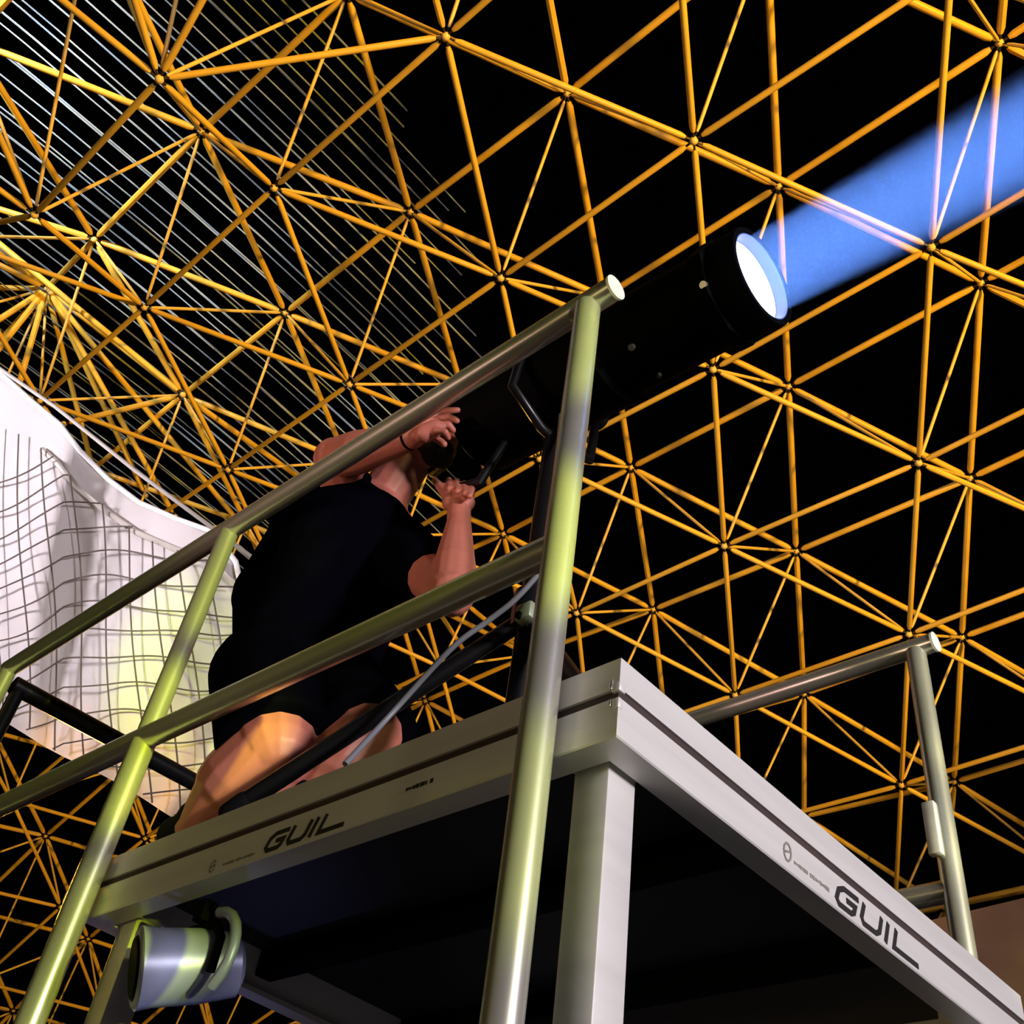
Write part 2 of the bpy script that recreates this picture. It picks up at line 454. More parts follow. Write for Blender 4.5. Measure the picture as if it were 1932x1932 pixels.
# corner casting with two bright slots
bm = bmesh.new(); box(bm, (-0.012, -0.0015, ZD - 0.05), (0.0015, 0.012, ZD - 0.036), 0.002); box(bm, (-0.009, -0.0012, ZD - 0.075), (0.0012, 0.009, ZD - 0.06), 0.002)
fin('corner_bracket', bm, M_ALU, deck)
bm = bmesh.new()
box(bm, (-0.0145, -0.0022, ZD - 0.045), (-0.0105, 0.001, ZD - 0.03), 0.001); box(bm, (-0.0145, -0.0022, ZD - 0.070), (-0.011, 0.001, ZD - 0.060), 0.001)
fin('corner_screw', bm, M_STEEL, deck)

def stroke(bm, pts, w, O, U, V, N, t=0.0012, shear=0.45):
    """flat ribbon with thickness along a polyline in the (u, v) plane of a face"""
    P = [Vector((p[0] + shear * p[1], p[1])) for p in pts]
    L = []
    for k, p in enumerate(P):
        if k == 0: d = P[1] - P[0]
        elif k == len(P) - 1: d = P[-1] - P[-2]
        else: d = (P[k + 1] - P[k]).normalized() + (P[k] - P[k - 1]).normalized()
        d.normalize(); n = Vector((-d.y, d.x))
        sc = 1.0
        if 0 < k < len(P) - 1:
            dd = (P[k + 1] - P[k]).normalized(); sc = 1 / max(0.5, abs(dd.dot(d)))
        L.append((p + n * w / 2 * sc, p - n * w / 2 * sc))
    W = lambda q, h: O + U * q.x + V * q.y + N * h
    rows = []
    for a, b in L:
        rows.append([bm.verts.new(W(a, 0)), bm.verts.new(W(a, t)), bm.verts.new(W(b, t)), bm.verts.new(W(b, 0))])
    for r0, r1 in zip(rows, rows[1:]):
        for s in range(4): bm.faces.new((r0[s], r0[(s + 1) % 4], r1[(s + 1) % 4], r1[s]))
    bm.faces.new(rows[0]); bm.faces.new(rows[-1])

def guil(O, U, V, N, h, wd):
    bm = bmesh.new(); w = h * 0.24; u = wd / 4.35
    G = [(1.02 * u, 0.93 * h), (0.30 * u, 0.93 * h), (0.08 * u, 0.72 * h), (0.06 * u, 0.28 * h), (0.22 * u, 0.08 * h), (0.80 * u, 0.08 * h), (0.92 * u, 0.2 * h), (0.93 * u, 0.50 * h), (0.50 * u, 0.50 * h)]
    Uu = [(1.30 * u, h), (1.28 * u, 0.30 * h), (1.42 * u, 0.08 * h), (2.05 * u, 0.08 * h), (2.20 * u, 0.26 * h), (2.20 * u, h)]
    I = [(2.55 * u, 0.0), (2.55 * u, h)]
    Ll = [(2.98 * u, h), (2.98 * u, 0.08 * h), (4.3 * u, 0.08 * h)]
    for g in (G, Uu, I, Ll): stroke(bm, g, w, O, U, V, N)
    return bm
def emblem(O, U, V, N, h):
    bm = bmesh.new()
    c = [(h * 0.5 + math.cos(a) * h * 0.32, h * 0.5 + math.sin(a) * h * 0.46) for a in [2 * PI * q / 10 for q in range(11)]]
    stroke(bm, c, h * 0.10, O, U, V, N, shear=0.1)
    stroke(bm, [(h * 0.28, h * 0.45), (h * 0.72, h * 0.6)], h * 0.10, O, U, V, N, shear=0.1)
    return bm
def dashes(O, U, V, N, L, h):
    bm = bmesh.new(); q = 0.0; rr = random.Random(3)
    while q < L:
        w = h * rr.uniform(0.35, 0.9)
        if rr.random() > 0.18: stroke(bm, [(q, h * 0.5), (q + w * 0.75, h * 0.5)], h * rr.uniform(0.35, 0.8), O, U, V, N, t=0.0006, shear=0.3)
        q += w
    return bm
Zv = Vector((0, 0, 1))
# front beam (faces -Y): text runs towards +X
pa = at_y(493, 1616, 0); pb = at_y(645, 1562, 0); O = Vector((pa.x, -0.0001, ZD - 0.108)); U = Vector((1, 0, 0)); N = Vector((0, -1, 0))
for part, m, lb in ((guil(O, U, Zv, N, 0.030, pb.x - pa.x + 0.004), M_INK, 'black GUIL lettering on the front beam'),
        (emblem(Vector((at_y(393, 1640, 0).x, -0.0001, ZD - 0.110)), U, Zv, N, 0.022), M_INK2, None),
        (dashes(Vector((at_y(420, 1632, 0).x, -0.0001, ZD - 0.106)), U, Zv, N, at_y(478, 1610, 0).x - at_y(420, 1632, 0).x, 0.007), M_INK2, None),
        (dashes(Vector((at_y(762, 1505, 0).x, -0.0001, ZD - 0.090)), U, Zv, N, at_y(812, 1490, 0).x - at_y(762, 1505, 0).x, 0.010), M_INK, None)):
    o = fin('lettering' if lb else 'printed_mark', part, m, deck, smooth=False); tag(o, label=lb)
# side beam (faces +X): text runs towards +Y
pa = at_x(1572, 1685, 0); O = Vector((0.0001, pa.y, ZD - 0.108)); U = Vector((0, 1, 0)); N = Vector((1, 0, 0))
for part, m, lb in ((guil(O, U, Zv, N, 0.036, 0.26), M_INK, 'black GUIL lettering on the side beam'),
        (emblem(Vector((0.0001, at_x(1474, 1615, 0).y, ZD - 0.103)), U, Zv, N, 0.030), M_INK2, None),
        (dashes(Vector((0.0001, at_x(1497, 1632, 0).y, ZD - 0.100)), U, Zv, N, at_x(1560, 1678, 0).y - at_x(1497, 1632, 0).y, 0.009), M_INK2, None)):
    o = fin('lettering' if lb else 'printed_mark', part, m, deck, smooth=False); tag(o, label=lb)

# ------------------------------------------------------------------ railings
def zr(x, pts):
    for (x0, z0), (x1, z1) in zip(pts, pts[1:]):
        if x1 <= x <= x0: return z0 + (z1 - z0) * (x - x0) / (x1 - x0)
    return pts[-1][1]
RT = 0.0235
top_pts = [(-0.045, ZD + 0.812), (-1.17, ZD + 0.800), (-2.175, ZD + 0.786)]
mid_pts = [(-0.105, ZD + 0.218), (-1.19, ZD + 0.237), (-2.175, ZD + 0.249)]
YR = -0.032
rail = thing('guard_rail', 'aluminium guard rail with two long tubes along the near side of the platform', 'railing', (-1.1, YR, 0), group=None)
bm = bmesh.new(); add_rings(bm, [(x, YR, z) for x, z in top_pts], [RT] * 3, 24); fin('handrail', bm, M_TUBE, rail)
bm = bmesh.new(); add_rings(bm, [(x, YR, z) for x, z in mid_pts], [RT] * 3, 24); fin('middle_rail', bm, M_TUBE, rail)
bm = bmesh.new(); tube(bm, (-0.045, YR, ZD + 0.812), (-0.040, YR, ZD + 0.812), RT * 1.06, 24); fin('end_cap', bm, M_CAP, rail)
for xp, xt in ((-0.092, -0.100), (-1.180, -1.165), (-2.185, -2.17)):
    bm = bmesh.new()
    zt = zr(xt, top_pts) - RT * 0.6
    zm = zr(xt, mid_pts)
    if xp > -0.5:
        add_rings(bm, [(xp, YR - 0.004, 0.0), (xt, YR - 0.004, zt)], [RT, RT], 24)
    else:
        add_rings(bm, [(xp, YR, 0.0), (xt, YR, zm - 0.012)], [RT * 1.05, RT * 1.05], 24)
        add_rings(bm, [(xt, YR, zm), (xt + 0.004, YR, zt)], [RT * 0.92, RT * 0.92], 24)
    fin('post', bm, M_TUBE, rail)
bm = bmesh.new()
add_rings(bm, [(-0.128, YR - 0.002, ZD + 0.794), (-0.112, YR - 0.002, ZD + 0.786)], [RT * 0.8, RT * 0.9], 16)
fin('weld', bm, M_TUBE, rail)

YF = S + 0.03
rail2 = thing('guard_rail', 'aluminium guard rail on the far side of the platform, with a bright-capped corner post', 'railing', (-0.6, YF, 0))
bm = bmesh.new(); add_rings(bm, [(-0.055, YF, ZD + 0.842), (-1.2, YF, ZD + 0.862)], [RT] * 2, 24); fin('handrail', bm, M_TUBE, rail2)
bm = bmesh.new(); add_rings(bm, [(-0.1, YF, ZD + 0.235), (-1.2, YF, ZD + 0.24)], [RT] * 2, 24); fin('middle_rail', bm, M_TUBE, rail2)
bm = bmesh.new(); tube(bm, (-0.055, YF, ZD + 0.842), (-0.049, YF, ZD + 0.842), RT * 1.06, 24); fin('end_cap', bm, M_CAP, rail2)
for xp in (-0.100, -1.15):
    bm = bmesh.new(); add_rings(bm, [(xp, YF - 0.003, 0.0), (xp, YF - 0.003, ZD + 0.83)], [RT, RT], 24); fin('post', bm, M_TUBE, rail2)
bm = bmesh.new(); box(bm, (-0.128, YF - 0.04, ZD + 0.30), (-0.100, YF - 0.02, ZD + 0.42), 0.004); fin('lock_plate', bm, M_ALU, rail2)

rail3 = thing('end_rail', 'black tube rail crossing behind the near guard rail in front of the white cloth', 'railing', (-2.19, 0.6, 0))
bm = bmesh.new(); tube(bm, (-2.175, 0.0, ZD + 0.752), (-2.175, 1.45, ZD + 0.790), 0.026, 20); fin('handrail', bm, M_BLK, rail3)
bm = bmesh.new(); tube(bm, (-2.175, 1.43, 0), (-2.175, 1.43, ZD + 0.77), 0.024, 16); fin('post', bm, M_BLK, rail3)
bm = bmesh.new(); tube(bm, (-2.175, 0.02, 0), (-2.175, 0.02, ZD + 0.74), 0.020, 16); fin('post', bm, M_BLK, rail3)

# ------------------------------------------------------------------ follow spot on its tripod
LC = at_y(1440, 520, 0.22); AX = Vector((0.997, -0.009, -0.078)).normalized()
UP = (Zv - AX * AX.z).normalized(); SD = AX.cross(UP)
PV = LC - AX * 0.52
PX, PY = PV.x, PV.y
tri = thing('tripod_stand', 'black tripod stand carrying the follow spot on the platform', 'stand', (PX, PY, ZD))
bm = bmesh.new(); tube(bm, (PX, PY, ZD + 0.10), (PX, PY, ZD + 0.88), 0.019, 16); tube(bm, (PX, PY, ZD + 0.36), (PX, PY, ZD + 0.44), 0.032, 16); fin('pole', bm, M_BLK, tri)
hub = Vector((PX, PY, at_y(1000, 1155, PY).z - 0.01))
f1 = at_z(428, 1533, ZD + 0.016); f1 = Vector((f1.x, max(f1.y, 0.02), ZD + 0.016))
for fx, fy in ((f1.x, f1.y), (-0.13, 0.14), (-0.42, 0.78)):
    foot = Vector((fx, fy, ZD + 0.018)); d = (foot - hub).normalized()
    bm = bmesh.new(); tube(bm, hub + d * 0.03, foot, 0.0165, 16)
    lg = fin('leg', bm, M_BLK, tri)
    bm = bmesh.new(); capsule(bm, foot - d * 0.03, foot, 0.019, 0.0175)
    ff = fin('rubber_foot', bm, M_RUB, lg)
bm = bmesh.new(); c = at_y(992, 1158, 0.17)
box(bm, (c.x - 0.018, c.y - 0.010, c.z - 0.016), (c.x + 0.018, c.y + 0.014, c.z + 0.020), 0.006); fin('clamp_knob', bm, M_KNOB, tri)
bm = bmesh.new(); box(bm, (c.x - 0.016, c.y + 0.012, c.z - 0.010), (PX + 0.02, PY, c.z + 0.010), 0.004); fin('clamp_arm', bm, M_BLK, tri)
bm = bmesh.new(); tube(bm, (c.x - 0.006, c.y - 0.014, c.z - 0.008), (c.x - 0.006, c.y - 0.006, c.z - 0.008), 0.007, 12); fin('clamp_screw', bm, M_BLKM, tri)

fs = thing('follow_spot', 'long black follow spot lamp with a glowing white lens, aimed up to the right', 'spotlight', LC - AX * 0.5)
def lathe_axis(bm, prof, O, A, seg=40, closed=False):
    u, v = UP, SD
    rings = [[bm.verts.new(O + A * t + (u * math.cos(2 * PI * s / seg) + v * math.sin(2 * PI * s / seg)) * r) for s in range(seg)] for t, r in prof]
    for a, b in zip(rings, rings[1:]):
        for s in range(seg): bm.faces.new((a[s], a[(s + 1) % seg], b[(s + 1) % seg], b[s]))
    if closed: 
        for s in range(seg): bm.faces.new((rings[-1][s], rings[-1][(s + 1) % seg], rings[0][(s + 1) % seg], rings[0][s]))
    return rings
RL = 0.096
bm = bmesh.new(); r = lathe_axis(bm, [(-0.78, 0.06), (-0.775, 0.10), (-0.76, 0.116), (-0.36, 0.114), (-0.35, 0.102), (-0.05, 0.100), (-0.05, 0.02)], LC, AX)
bm.faces.new(r[0]); bm.faces.new(r[-1]); fin('housing', bm, M_BLKM, fs)
bm = bmesh.new(); lathe_axis(bm, [(-0.06, RL + 0.008), (-0.005, RL + 0.010), (0.0, RL + 0.008), (0.0, RL - 0.002), (-0.058, RL - 0.002)], LC, AX, 48, True); fin('hood', bm, M_BLKM, fs)
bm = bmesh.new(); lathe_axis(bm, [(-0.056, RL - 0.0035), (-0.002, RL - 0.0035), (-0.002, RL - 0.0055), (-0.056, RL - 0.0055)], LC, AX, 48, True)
tag(fin('hood_lining', bm, M_HOOD, fs), label='inner wall of the hood with blue lamplight painted into its colour')
bm = bmesh.new(); r = lathe_axis(bm, [(-0.022, 0.02), (-0.0215, 0.001)], LC, AX, 40)
rr_ = lathe_axis(bm, [(-0.028, 0.0895), (-0.025, 0.060), (-0.022, 0.02)], LC, AX, 40); bm.faces.new(r[-1])
tag(fin('lens', bm, M_LENS, fs), label='glowing white lens')
# square colour frame behind the hood
bm = bmesh.new()
def obox(bm, O, ext):
    r = bmesh.ops.create_cube(bm, size=1.0)
    for v in r['verts']: v.co = O + AX * (v.co.x * ext[0]) + SD * (v.co.y * ext[1]) + UP * (v.co.z * ext[2])
r = lathe_axis(bm, [(-0.105, 0.10), (-0.10, 0.115), (-0.07, 0.115), (-0.065, 0.10)], LC, AX, 8); bm.faces.new(r[0]); bm.faces.new(r[-1]); fin('colour_magazine', bm, M_BLKM, fs, smooth=False)
bm = bmesh.new()
for k in range(4): obox(bm, LC - AX * (0.42 + 0.07 * k) + UP * 0.118, (0.03, 0.13, 0.02))
fin('vent_fins', bm, M_BLKM, fs, smooth=False)
bm = bmesh.new(); add_rings(bm, [PV + SD * 0.125 + UP * 0.0, PV + SD * 0.13 - UP * 0.13, Vector((PX, PY, ZD + 0.87)) + SD * 0.04, Vector((PX, PY, ZD + 0.87)) - SD * 0.04, PV - SD * 0.13 - UP * 0.13, PV - SD * 0.125], [0.011] * 6, 10); fin('yoke', bm, M_BLK, fs)
for s in (-1, 1):
    bm = bmesh.new(); tube(bm, PV + SD * 0.10 * s, PV + SD * 0.145 * s, 0.022, 16); fin('yoke_knob', bm, M_BLK, fs)
# pan handle reaching back and down to the operator's hands
h0 = LC - AX * 0.66 - UP * 0.10; h1 = at_y(905, 910, 0.205); h2 = at_y(850, 925, 0.205)
bm = bmesh.new(); add_rings(bm, [h0, h0 * 0.4 + h1 * 0.6 , h1, h2], [0.010, 0.010, 0.012, 0.012], 12); fin('handle', bm, M_BLK, fs)
# near side controls: small bright screws, a teal sticker
Nn = -SD if (-SD).y < 0 else SD
def on_side(px, py, lift=0.108):
    """point on the near flank of the housing seen at that spot"""
    o_ = CAM; d = ray(px, py).normalized(); a0 = LC
    # intersect with cylinder of radius lift about the axis
    oc = o_ - a0; dp = d - AX * d.dot(AX); op = oc - AX * oc.dot(AX)
    A_ = dp.dot(dp); B_ = 2 * dp.dot(op); C_ = op.dot(op) - lift * lift; q = B_ * B_ - 4 * A_ * C_
    if q < 0: return None, None
    t = (-B_ - math.sqrt(q)) / (2 * A_); p = o_ + d * t; n = (p - a0) - AX * (p - a0).dot(AX)
    return p, n.normalized()
for px, py, s, m in ((1328, 538, 0.008, M_STEEL), (1192, 655, 0.007, M_STEEL), (1244, 708, 0.005, M_STEEL), (992, 781, 0.004, M_STEEL), (1040, 754, 0.006, M_STEEL), (974, 834, 0.004, M_STEEL)):
    p, n = on_side(px, py)
    if p is None: continue
    bm = bmesh.new(); tube(bm, p - n * 0.004, p + n * 0.004, s, 12); fin('screw', bm, m, fs)
p, n = on_side(1003, 791, 0.110)
if p is not None:
    u = AX; v = n.cross(u)
    bm = bmesh.new(); tr = [p + u * 0.012 + v * 0.010, p - u * 0.012 + v * 0.000, p + u * 0.010 - v * 0.014]
    A = [bm.verts.new(q) for q in tr]; B = [bm.verts.new(q + n * 0.002) for q in tr]
    bm.faces.new(A); bm.faces.new(B)
    for s in range(3): bm.faces.new((A[s], A[(s + 1) % 3], B[(s + 1) % 3], B[s]))
    tag(fin('sticker', bm, M_TEAL, fs, smooth=False), label='teal triangular sticker')

# the beam: a shaft of hazy air lit by the lamp itself
L_ = bpy.data.lights.new('follow_spot_light', 'AREA'); L_.shape = 'DISK'; L_.size = 0.16; L_.energy = 14; L_.color = (0.15, 0.34, 1.0); L_.spread = math.radians(6)
lo = bpy.data.objects.new('follow_spot_light', L_); COL.objects.link(lo); lo.location = LC - AX * 0.017
lo.rotation_euler = (-AX).to_track_quat('Z', 'Y').to_euler()
mh = bpy.data.materials.new('haze'); mh.use_nodes = True; nt = mh.node_tree
for n_ in list(nt.nodes):
    if n_.type != 'OUTPUT_MATERIAL': nt.nodes.remove(n_)
out = [n_ for n_ in nt.nodes if n_.type == 'OUTPUT_MATERIAL'][0]
vs_ = nt.nodes.new('ShaderNodeVolumeScatter'); vs_.inputs['Color'].default_value = (0.8, 0.9, 1.0, 1); vs_.inputs['Density'].default_value = 0.12; vs_.inputs['Anisotropy'].default_value = 0.0
nt.links.new(vs_.outputs[0], out.inputs['Volume'])
bm = bmesh.new(); r = lathe_axis(bm, [(0.004, 0.084), (3.2, 0.20), (9.0, 0.45)], LC, AX, 40); bm.faces.new(r[0]); bm.faces.new(r[-1])
bo = fin('light_beam', bm, mh, None, smooth=True)
tag(bo, label='blue shaft of lit haze leaving the follow spot lens towards the upper right', cat='light beam', kind='stuff')

# cables hanging off the stand
def cable(name, pts, r, m, label):
    bm = bmesh.new(); P = [Vector(p) for p in pts]; Q = []
    for k in range(len(P) - 1):
        p0 = P[max(k - 1, 0)]; p1 = P[k]; p2 = P[k + 1]; p3 = P[min(k + 2, len(P) - 1)]
        for s in range(6):
            t = s / 6
            Q.append(0.5 * ((2 * p1) + (p2 - p0) * t + (2 * p0 - 5 * p1 + 4 * p2 - p3) * t * t + (3 * p1 - p0 - 3 * p2 + p3) * t ** 3))
    Q.append(P[-1])
    add_rings(bm, Q, [r] * len(Q), 10)
    return tag(fin(name, bm, m), label=label, cat='cable')
cable('power_cable', [LC - AX * 0.5 - UP * 0.11, at_y(1045, 1030, 0.15), at_y(1032, 1062, 0.15), at_y(975, 1128, 0.14), at_y(920, 1172, 0.13), at_y(850, 1225, 0.11), at_y(740, 1345, 0.10), at_y(650, 1446, 0.035) + Vector((0, 0, 0.004))], 0.0052, M_CABLE if False else mat('grey_cable', (0.16, 0.17, 0.19), 0.45, noise=0.1), 'grey cable sagging from the follow spot down to the edge of the platform')
# ------------------------------------------------------------------ the operator
person = thing('person', 'person in black t-shirt and shorts crouching on the platform, both hands on the follow spot', 'person', (-1.02, 0.18, ZD))
J = {k: at_y(*v) for k, v in dict(head=(796, 838, 0.20), neck=(728, 925, 0.20), nb=(705, 965, 0.20), chest=(662, 1035, 0.20), belly=(625, 1150, 0.20), pelvis=(572, 1262, 0.20),
     shN=(668, 962, 0.17), elN=(632, 866, 0.045), wrN=(778, 824, 0.065), hdN=(815, 796, 0.085),
     shF=(750, 1040, 0.27), elF=(852, 1120, 0.155), wrF=(866, 985, 0.195), hdF=(864, 945, 0.198),
     hipN=(505, 1275, 0.13), knN=(520, 1412, 0.105), anN=(372, 1572, 0.085),
     hipF=(610, 1290, 0.27), knF=(685, 1385, 0.23), anF=(590, 1520, 0.20)).items()}
bm = bmesh.new()
# torso, neck, head
capsule(bm, J['pelvis'], J['belly'], 0.150, 0.140); capsule(bm, J['belly'], J['chest'], 0.138, 0.150)
capsule(bm, J['chest'], J['nb'], 0.140, 0.085); capsule(bm, J['shN'], J['nb'], 0.075, 0.07); capsule(bm, J['shF'], J['nb'], 0.075, 0.07)
capsule(bm, J['nb'], J['head'] + Vector((-0.02, 0, -0.01)), 0.064, 0.056)
hd = J['head']; FW = Vector((0.92, 0.22, 0.20)).normalized(); HU = (Vector((-0.25, 0.0, 1)) - FW * Vector((-0.25, 0, 1)).dot(FW)).normalized(); HR = FW.cross(HU)  # head axes
def hp(f, u, r): return hd + FW * f + HU * u + HR * r
capsule(bm, hp(-0.022, 0.016, 0), hp(0.020, 0.022, 0), 0.080, 0.074, 20)
capsule(bm, hp(0.030, -0.040, 0), hp(0.052, -0.062, 0), 0.050, 0.030)       # jaw and chin
capsule(bm, hp(0.078, -0.016, 0), hp(0.100, -0.026, 0), 0.011, 0.013)       # nose
capsule(bm, hp(0.080, 0.010, 0), hp(0.098, -0.020, 0), 0.008, 0.011)
for s in (-1, 1):
    capsule(bm, hp(0.074, 0.020, 0.012 * s), hp(0.064, 0.020, 0.044 * s), 0.010, 0.009)   # brow
    capsule(bm, hp(0.058, -0.022, 0.040 * s), hp(0.040, -0.030, 0.052 * s), 0.016, 0.014) # cheek
capsule(bm, hp(0.076, -0.050, -0.014), hp(0.076, -0.050, 0.014), 0.008, 0.008)            # lips
# arms
capsule(bm, J['shN'], J['elN'], 0.064, 0.052); capsule(bm, J['elN'], J['elN'].lerp(J['wrN'], 0.35), 0.050, 0.052); capsule(bm, J['elN'].lerp(J['wrN'], 0.35), J['wrN'], 0.052, 0.029)
capsule(bm, J['shF'], J['elF'], 0.062, 0.046); capsule(bm, J['elF'], J['elF'].lerp(J['wrF'], 0.35), 0.044, 0.044); capsule(bm, J['elF'].lerp(J['wrF'], 0.35), J['wrF'], 0.043, 0.026)
# legs
capsule(bm, J['hipN'], J['knN'], 0.112, 0.084); capsule(bm, J['knN'], J['knN'].lerp(J['anN'], 0.45), 0.080, 0.086); capsule(bm, J['knN'].lerp(J['anN'], 0.45), J['anN'], 0.086, 0.046)
capsule(bm, J['hipF'], J['knF'], 0.110, 0.078); capsule(bm, J['knF'], J['knF'].lerp(J['anF'], 0.45), 0.076, 0.076); capsule(bm, J['knF'].lerp(J['anF'], 0.45), J['anF'], 0.074, 0.042)
# near hand: laid on top of the lamp, fingers pointing forward over the housing
cN = lambda px, py, y: at_y(px, py, y)
capsule(bm, J['wrN'], cN(800, 806, 0.075), 0.026, 0.030)
capsule(bm, cN(792, 800, 0.085), cN(815, 788, 0.095), 0.024, 0.022); capsule(bm, cN(800, 818, 0.065), cN(822, 808, 0.075), 0.022, 0.020)
for (x0, y0, d0), (x1, y1, d1), (x2, y2, d2), r in (
        ((818, 785, .10), (845, 775, .11), (864, 774, .125), .0088), ((822, 793, .09), (848, 787, .10), (862, 794, .115), .0090),
        ((824, 803, .08), (846, 801, .09), (855, 812, .105), .0088), ((822, 813, .07), (840, 815, .08), (846, 826, .095), .0080),
        ((800, 815, .085), (822, 826, .10), (838, 838, .112), .0095)):
    a, b, c = cN(x0, y0, d0), cN(x1, y1, d1), cN(x2, y2, d2)
    capsule(bm, a, b, r * 1.1, r); capsule(bm, b, c, r, r * 0.85)
# far hand: palm seen, fingers curled over the handle, thumb along it
capsule(bm, J['wrF'], cN(866, 962, 0.197), 0.026, 0.026)
capsule(bm, cN(852, 948, 0.192), cN(850, 936, 0.20), 0.022, 0.014)
capsule(bm, cN(866, 950, 0.200), cN(866, 940, 0.206), 0.024, 0.015); capsule(bm, cN(880, 948, 0.200), cN(882, 942, 0.206), 0.020, 0.013)
capsule(bm, cN(845, 935, 0.188), cN(832, 920, 0.186), 0.014, 0.011); capsule(bm, cN(832, 920, 0.186), cN(820, 906, 0.190), 0.011, 0.008)
for (x0, y0), (x1, y1), (x2, y2), r in (((848, 936), (847, 906), (848, 922), .0080), ((862, 936), (862, 908), (863, 928), .0084),
        ((876, 938), (877, 912), (877, 932), .0081), ((888, 942), (892, 918), (886, 936), .0074)):
    a, b, c = cN(x0, y0, 0.222), cN(x1, y1, 0.212), cN(x2, y2, 0.176)
    capsule(bm, a, b, r, r); capsule(bm, b, c, r, r * 0.92)
# tendons of the knee pit
capsule(bm, cN(452, 1385, 0.075), cN(455, 1465, 0.07), 0.030, 0.034)
body = remeshed('body', bm, M_SKIN, person, 0.0034, 4)
tag(body, label='bare arms and legs')

# t-shirt
bm = bmesh.new()
capsule(bm, J['pelvis'] + Vector((0, 0, 0.04)), J['belly'], 0.158, 0.150, 24); capsule(bm, J['belly'], J['chest'], 0.156, 0.164, 24)
capsule(bm, J['chest'], J['nb'] + Vector((0, 0, -0.055)), 0.150, 0.100, 24)
capsule(bm, J['shN'] + Vector((0, 0.02, -0.03)), J['nb'] + Vector((0, 0, -0.055)), 0.088, 0.080); capsule(bm, J['shF'], J['nb'] + Vector((0, 0, -0.06)), 0.088, 0.080)
capsule(bm, J['shN'] + Vector((0, 0.02, -0.03)), J['shN'].lerp(J['elN'], 0.30), 0.088, 0.074)
capsule(bm, J['shF'], J['shF'].lerp(J['elF'], 0.60), 0.086, 0.070)
capsule(bm, at_y(560, 990, 0.17), at_y(500, 1130, 0.19), 0.060, 0.085); capsule(bm, at_y(620, 945, 0.16), at_y(560, 1000, 0.18), 0.045, 0.075)
capsule(bm, at_y(505, 1120, 0.19), at_y(512, 1235, 0.18), 0.088, 0.088); capsule(bm, at_y(620, 950, 0.17), at_y(505, 1130, 0.19), 0.060, 0.088)
shirt = remeshed('t_shirt', bm, M_SHIRT, person, 0.007, 6)
# shorts
bm = bmesh.new()
capsule(bm, J['pelvis'], J['pelvis'] + Vector((0.0, 0, 0.10)), 0.158, 0.150, 24)
capsule(bm, at_y(510, 1225, 0.18), at_y(492, 1275, 0.16), 0.080, 0.075)
def leg_of_shorts(hip, knee, frac, r0, r1):
    d = (knee - hip).normalized(); e = hip.lerp(knee, frac)
    add_rings(bm, [hip - d * 0.09, hip - d * 0.04, hip, hip.lerp(e, 0.5), e], [0.05, r0 * 0.9, r0, (r0 + r1) / 2, r1], 28)
leg_of_shorts(J['hipN'], J['knN'], 1.02, 0.124, 0.112)
leg_of_shorts(J['hipF'], J['knF'], 1.08, 0.126, 0.104)
remeshed('shorts', bm, M_SHORT, person, 0.006, 3)
# hair
bm = bmesh.new()
capsule(bm, hp(-0.034, 0.024, 0), hp(0.018, 0.040, 0), 0.083, 0.074, 24)
capsule(bm, hp(-0.055, -0.012, 0), hp(-0.040, 0.03, 0), 0.055, 0.070, 20)
remeshed('hair', bm, M_HAIR, person, 0.004, 3)
bm = bmesh.new(); capsule(bm, hp(0.046, -0.058, 0), hp(0.062, -0.070, 0), 0.044, 0.026); capsule(bm, hp(0.005, -0.040, -0.052), hp(0.045, -0.062, -0.020), 0.022, 0.030); capsule(bm, hp(0.005, -0.040, 0.052), hp(0.045, -0.062, 0.020), 0.022, 0.030)
remeshed('beard', bm, M_HAIR, person, 0.004, 3)
# ears and eyes
for s in (-1, 1):
    bm = bmesh.new(); c = hp(-0.008, -0.006, 0.079 * s)
    add_rings(bm, [c + HU * 0.030 + FW * 0.006, c + HU * 0.022 - FW * 0.014 + HR * s * 0.008, c - FW * 0.014 + HR * s * 0.008, c - HU * 0.022 - FW * 0.004, c - HU * 0.030 + FW * 0.006], [0.006, 0.008, 0.008, 0.007, 0.005], 10)
    capsule(bm, c + HU * 0.012, c - HU * 0.016, 0.010, 0.009)
    fin('ear', bm, M_SKIN, person)
    bm = bmesh.new(); ball(bm, hp(0.066, 0.002, 0.030 * s), 0.0115, 2); fin('eye', bm, mat('eye_white', (0.7, 0.68, 0.65), 0.2, noise=0.02) if s < 0 else bpy.data.materials['eye_white'], person)
# shoes
bm = bmesh.new()
def shoe(an, d, h):
    d = Vector(d).normalized(); z = ZD + 0.045
    heel = Vector((an.x, an.y, z + 0.012)) - d * 0.045; toe = Vector((an.x, an.y, z)) + d * 0.15
    capsule(bm, heel, heel.lerp(toe, 0.55), 0.040, 0.040); capsule(bm, heel.lerp(toe, 0.5), toe, 0.042, 0.030)
    capsule(bm, Vector((an.x, an.y, z + 0.01)), an + Vector((0, 0, 0.02)), 0.044, 0.050)
shoe(J['anN'], (0.8, 0.25, 0), 0)
remeshed('shoe', bm, M_RUB, person, 0.006, 3)
bm = bmesh.new(); shoe(J['anF'], (0.9, 0.35, 0), 0); remeshed('shoe', bm, M_RUB, person, 0.006, 3)
# wrist band
w = J['elN'].lerp(J['wrN'], 0.98); d = (J['wrN'] - J['elN']).normalized()
bm = bmesh.new(); add_rings(bm, [w - d * 0.0035, w + d * 0.0035], [0.0300, 0.0300], 24)
tag(fin('wrist_band', bm, M_RUB, person), label='thin black wrist band')

